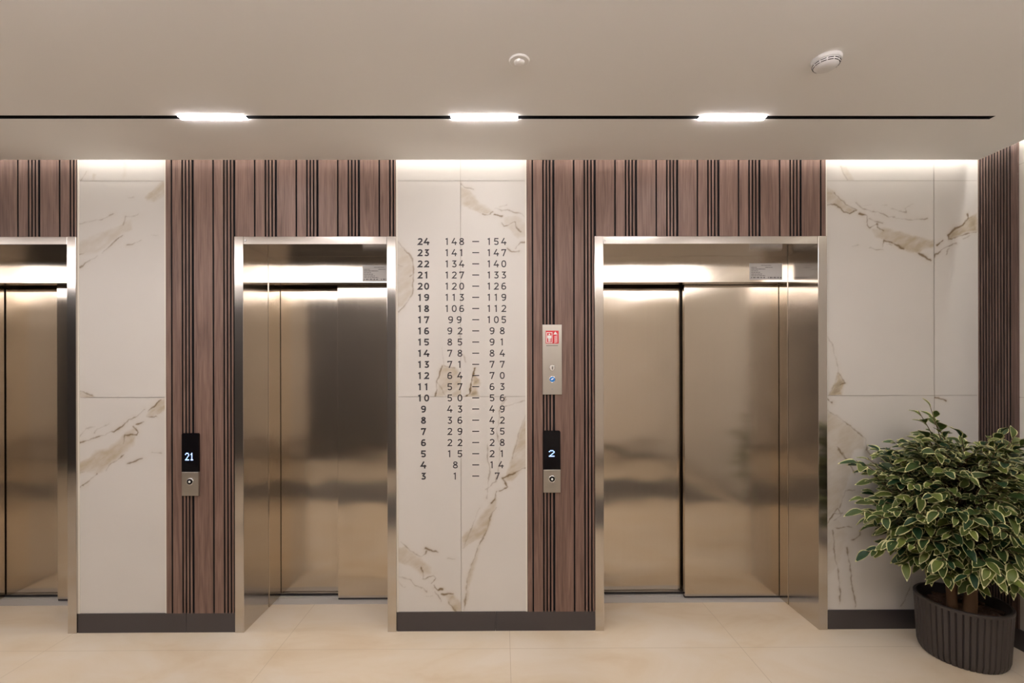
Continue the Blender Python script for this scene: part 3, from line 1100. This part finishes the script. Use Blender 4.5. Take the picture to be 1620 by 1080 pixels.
# ------------------------------------------------------------------ ceiling fittings
TRACK_LABELS = ['long black lighting track recessed in the ceiling ahead of the elevators',
                'black lighting track in the ceiling nearer the viewer, past the top of the frame',
                'added black track just over the viewer, holding the added fill tubes',
                'added black track above the viewer, holding more added fill tubes',
                ]
LAMP_LABELS = [['leftmost lit white bar lamp in the black ceiling track, above the left marble and walnut',
                'middle lit white bar lamp in the black ceiling track, above the number directory',
                'rightmost lit white bar lamp in the black ceiling track, above the wide elevator']]
mb = MB()
lamp_src = fill_tube_src = None
lamp_x = (-1.303, -0.080, 1.042)
for t, (ya, yb) in enumerate(TRK):
    ym = (ya + yb) / 2
    tr = MB()
    tr.box(TRK_X0 + .001, TRK_X1 - .001, ya + .001, yb - .001, CEIL + .030, CEIL + .034)
    tr.box(TRK_X0 + .001, TRK_X1 - .001, ya + .001, ya + .004, CEIL + .0005, CEIL + .030)
    tr.box(TRK_X0 + .001, TRK_X1 - .001, yb - .004, yb - .001, CEIL + .0005, CEIL + .030)
    tr.box(TRK_X1 - .004, TRK_X1 - .001, ya + .001, yb - .001, CEIL + .0005, CEIL + .030)
    o = tr.build('light_track', M['track'], None, loc=((TRK_X0 + TRK_X1) / 2, ym, CEIL))
    tag(o, TRACK_LABELS[t], 'light track')
    if t >= 2:
        for x in (-5.3, -4.3, -3.3, -2.3, -1.3, -.3, .7, 1.7):      # opal tubes added out of view to brighten the ceiling
            if fill_tube_src is None:
                fill_tube_src = thing('added_fill_lamp', 'added opal fill tube, unseen behind the viewer, that brightens the ceiling', 'lamp', (x, ym, CEIL), 'added fill tubes behind the viewer')
                MB().tube([Vector((u, 0, -.115)) for u in (-.46, 0, .46)], [.072] * 3, 28).build('fill_tube', M['tube'], fill_tube_src)
                for u in (-.40, .40):
                    MB().tube([Vector((u, 0, 0)), Vector((u, 0, -.046))], [.0015] * 2, 6).build('cord', M['track'], fill_tube_src)
                    MB().tube([Vector((u * 1.13, 0, -.115)), Vector((u * 1.17, 0, -.115))], [.074] * 2, 28).build('end_cap', M['track'], fill_tube_src)
            else:
                copy_tree(fill_tube_src).location = (x, ym, CEIL)
        continue
    for k, x in enumerate(lamp_x):
        if lamp_src is None:
            lamp_src = thing('bar_lamp', '', 'lamp', (x, ym, CEIL))
            MB().box(-.150, .150, -.0145, .0145, -.0015, 0).build('housing', M['track'], lamp_src)
            MB().box(-.150, .150, -.0145, .0145, -.0045, -.0015, bevel=.0006).build('diffuser', M['lamp'], lamp_src)
            lp = lamp_src
        else:
            lp = copy_tree(lamp_src)
            lp.location = (x, ym, CEIL)
        lp['group'] = 'bar lamps in the front ceiling track' if t == 0 else 'bar lamps past the top of the frame'
        lp['label'] = LAMP_LABELS[0][k] if t == 0 else 'lit bar lamp in the ceiling track past the top of the frame'

cv = MB()
cv.box(X_L + .1, X_R - .03, -.040, -.026, TOP - .135, TOP - .120)
o = cv.build('light_strip', M['cove'])
tag(o, 'glowing light strip hidden in the ceiling cove above the elevator wall', 'light strip')
cv = MB()
cv.box(X_R - .040, X_R - .026, Y_B + .1, -.06, TOP - .135, TOP - .120)
o = cv.build('light_strip', M['cove'])
tag(o, 'glowing light strip hidden in the ceiling cove above the right side wall', 'light strip')
cv = MB()
cv.box(X_L + .1, X_R - .06, Y_B + .026, Y_B + .040, TOP - .135, TOP - .120)
o = cv.build('light_strip', M['cove'])
tag(o, 'glowing light strip in the ceiling cove behind the viewer', 'light strip')


def at_ceiling(px, py):
    d = D0 * F_PX + RX * (px - CX_PX) + UX * (CY_PX - py)
    t = (CEIL - CAM.z) / d.z
    q = CAM + d * t
    return q.x, q.y


x, y = at_ceiling(1307, 94)
sd = thing('smoke_detector', 'white round smoke detector with dark vent slots on the ceiling', 'smoke detector', (x, y, CEIL))
MB().lathe([(.050, 0), (.050, -.010), (.047, -.014)], n=40).build('mounting_base', M['detector'], sd)
hd = MB().lathe([(.045, -.013), (.043, -.022), (.036, -.030), (.024, -.034), (.012, -.035)], n=40).build('sensor_head', M['detector'], sd)
sl = MB()
for ring, (rr, zz) in enumerate(((.0442, -.0185), (.0415, -.0245))):
    for k in range(12):
        a0, a1 = 2 * math.pi * k / 12 + .06, 2 * math.pi * (k + 1) / 12 - .06
        pa = [Vector((rr * math.cos(a0 + (a1 - a0) * i / 4), rr * math.sin(a0 + (a1 - a0) * i / 4), zz)) for i in range(5)]
        sl.tube(pa, [.0013] * 5, 6)
sl.build('vent_slots', M['slot'], hd)
x, y = at_ceiling(821.5, 95.5)
sp = thing('sprinkler_cap', 'small white round disc set in the ceiling beyond the middle bar lamp', 'sprinkler', (x, y, CEIL))
MB().lathe([(.038, 0), (.037, -.004), (.034, -.006)], n=40).build('rosette', M['ceiling'], sp)
MB().lathe([(.020, -.005), (.019, -.010), (.013, -.014), (.005, -.015)], n=32).build('cap', M['ceiling'], sp)

# ------------------------------------------------------------------ potted ficus in the corner
PX, PY, PH = 2.318, -0.243, 0.285
plant = thing('potted_ficus', 'variegated green and cream ficus in a ribbed charcoal pot in the corner', 'plant', (PX, PY, 0))
pot = MB()
NR = 46


def pot_r(z):
    t = z / PH
    base = .172 + .014 * t
    return base - .014 * max(0, (.035 - z) / .035) ** 2


nth = NR * 6
rings = []
zs = [0, .006, .015, .035, .09, .15, .21, PH - .014, PH - .0135]
for z in zs:
    ring = []
    for k in range(nth):
        a = 2 * math.pi * k / nth
        gro = 1 if (k % 6 == 0 and z < PH - .0136) else 0
        r = pot_r(z) - .0065 * gro
        if z >= PH - .0136:
            r = pot_r(z) + .0012
        ring.append(pot.bm.verts.new((r * math.cos(a), r * math.sin(a), z)))
    rings.append(ring)
for ring_def in ((PH - .004, .0012), (PH, -.003), (PH, -.012), (PH - .05, -.016), (PH - .06, -.018)):
    rings.append([pot.bm.verts.new(((pot_r(PH) + ring_def[1]) * math.cos(2 * math.pi * k / nth), (pot_r(PH) + ring_def[1]) * math.sin(2 * math.pi * k / nth), ring_def[0])) for k in range(nth)])
for i, (a, b) in enumerate(zip(rings, rings[1:])):
    for k in range(nth):
        f = pot.bm.faces.new((a[k], a[(k + 1) % nth], b[(k + 1) % nth], b[k]))
        f.smooth = False
pot.bm.faces.new(rings[0][::-1])
po = pot.build('pot', M['pot'], plant, normals=True)
po['label'] = 'round ribbed charcoal pot'
so = MB()
SOIL = PH - .055
so.lathe([(.166, SOIL - .03), (.166, SOIL), (.10, SOIL + .004), (.02, SOIL + .008)], n=40)
for k in range(150):
    a, r = random.uniform(0, 6.283), .158 * math.sqrt(random.random())
    c = Vector((r * math.cos(a), r * math.sin(a), SOIL + .008))
    mm = Matrix.Translation(c) @ Matrix.Rotation(random.uniform(0, 6.28), 4, 'Z') @ Matrix.Rotation(random.uniform(-.5, .5), 4, 'X')
    bmesh.ops.create_cube(so.bm, size=1.0, matrix=mm @ Matrix.Diagonal((random.uniform(.02, .045), random.uniform(.01, .02), .008, 1)))
so.build('bark_mulch', M['bark_chip'], plant)

Z0 = SOIL - .01
trunks = []
TR = [((-.060, -.010), (-.085, -.02, .62), .021), ((-.005, -.040), (-.02, -.05, .70), .025), ((.060, .020), (.07, .0, .78), .022), ((.0, .06), (.0, .05, .85), .019)]
for (bx, by), top, rad in TR:
    p0, p3 = Vector((bx, by, Z0)), Vector(top)
    pts = []
    for i in range(9):
        t = i / 8
        q = p0.lerp(p3, t)
        q.x += .014 * math.sin(t * 5 + bx * 90)
        q.y += .012 * math.cos(t * 4 + by * 70)
        pts.append(q)
    trunks.append(pts)
    MB().tube(pts, [rad * (1.12 - .62 * i / 8) for i in range(9)], 12).build('trunk', M['trunk'], plant)

rng = random.Random(21)
leaves = MB()
tones = []
twigs = MB()
LIM_X, LIM_Y = X_R - .016 - PX, -.012 - PY


def leaf(base, dirv, nrm, ln, wd, tone, droop):
    dirv = dirv.normalized()
    side = dirv.cross(nrm).normalized()
    up = side.cross(dirv).normalized()
    prof = [(0, .06), (.12, .52), (.28, .88), (.45, 1.0), (.62, .88), (.78, .58), (.90, .26), (1.0, .02)]
    mg = rng.uniform(.72, .88)
    rows = []
    for i, (u, w) in enumerate(prof):
        c = base + dirv * (u * ln) - Vector((0, 0, 1)) * (droop * ln * u * u) + up * (.05 * ln * math.sin(u * 5))
        hw = w * wd * .5
        wav = rng.uniform(-.06, .06) * wd
        row = []
        for s in (-1, -mg, 0, mg, 1):
            if abs(s) == mg:
                s *= rng.uniform(.86, 1.12)
                s = max(-.95, min(.95, s))
            lift = abs(s) * hw * .32 + (wav if abs(s) == 1 else 0)
            row.append(c + side * (s * hw) + up * lift)
        rows.append(row)
    for row in rows:
        for q in row:
            if q.x > LIM_X or q.y > LIM_Y or q.z < .30:
                return False
    vs = [[leaves.bm.verts.new(q) for q in row] for row in rows]
    tones.extend([tone] * 40)
    for i, (a, b) in enumerate(zip(vs, vs[1:])):
        for k in range(4):
            f = leaves.bm.faces.new((a[k], a[k + 1], b[k + 1], b[k]))
            f.smooth = True
            f.material_index = 1 if (k in (0, 3) or i == 6) else 0
    return True


def grow(tip, start, nleaf, sag, spread=1.0):
    mid = start.lerp(tip, .5) + Vector((rng.uniform(-.03, .03), rng.uniform(-.03, .03), .07 + rng.uniform(-.03, .04)))
    pts = []
    for i in range(8):
        t = i / 7
        q = start * (1 - t) ** 2 + mid * 2 * t * (1 - t) + tip * t * t
        q.x = min(q.x, LIM_X - .012)
        q.y = min(q.y, LIM_Y - .012)
        pts.append(q)
    twigs.tube(pts, [.0042 - .0004 * i for i in range(8)], 5)
    for k in range(nleaf):
        t = .38 + .62 * (k + rng.random() * .6) / nleaf if nleaf > 1 else 1
        t = min(t, 1.0)
        f = t * 7
        i = min(6, int(f))
        p = pts[i].lerp(pts[i + 1], f - i)
        tw = (pts[i + 1] - pts[i]).normalized()
        outw = Vector((p.x, p.y, (p.z - .75) * .6))
        if outw.length > 0:
            outw.normalize()
        sd_ = tw.cross(Vector((0, 0, 1)))
        sd_ = (sd_.normalized() if sd_.length > .01 else Vector((1, 0, 0))) * (1 if k % 2 else -1)
        d = tw * .75 + outw * .35 + sd_ * rng.uniform(.25, .95) + Vector((rng.uniform(-.3, .3), rng.uniform(-.3, .3), rng.uniform(-.55, .20)))
        n = Vector((rng.uniform(-.45, .45), rng.uniform(-.75, .15), 1.0)) + outw * .35
        ln = rng.uniform(.050, .095)
        leaf(p + d.normalized() * .008, d, n, ln, ln * rng.uniform(.44, .56), min(1, max(0, rng.gauss(.40, .32))), rng.uniform(.02, .32))


def crown_ok(p):
    return p.x < LIM_X - .01 and p.y < LIM_Y - .01


n = 0
while n < 400:
    # the crown: a loose globe, fuller at the left and front, narrower at the top
    a, e = rng.uniform(0, 2 * math.pi), rng.uniform(-1.0, 1.0)
    r = rng.uniform(.62, 1.0)
    ce = math.sqrt(max(0, 1 - e * e))
    p = Vector((.42 * r * (ce ** .7) * math.cos(a) - .08, .36 * r * (ce ** .7) * math.sin(a) - .07, .79 + .37 * r * e))
    if not crown_ok(p):
        if rng.random() < .5:
            continue
        p.x, p.y = min(p.x, LIM_X - .03), min(p.y, LIM_Y - .03)
    tr = rng.choice(trunks)
    s = tr[min(8, max(3, int(3 + 6 * (p.z - .42) / .7 + rng.uniform(-1, 1))))]
    if s.z > p.z + .12:
        s = tr[3]
    grow(p, s, rng.randint(7, 10), 0)
    n += 1
for p in ((-.55, -.02, .985), (-.52, -.04, .97), (-.50, -.03, 1.00), (-.20, .02, 1.23), (-.16, .0, 1.26), (-.10, .05, 1.18), (-.50, -.1, .72), (-.52, -.02, .80), (-.48, -.14, .62), (-.53, -.04, .74), (-.48, .0, .52),
          (-.40, -.06, 1.03), (-.1, -.1, 1.12), (.1, -.1, 1.14)):
    grow(Vector(p), trunks[0 if p[0] < -.25 else 2][rng.randint(5, 8)], 10, 0)

lo = leaves.build('foliage', [M['leaf'], M['leaf_edge']], plant, normals=False)
lo.data.attributes.new('tone', 'FLOAT', 'POINT').data.foreach_set('value', np.array(tones, np.float32))
lo['label'] = 'pointed green leaves with cream margins'
twigs.build('branches', M['twig'], plant)
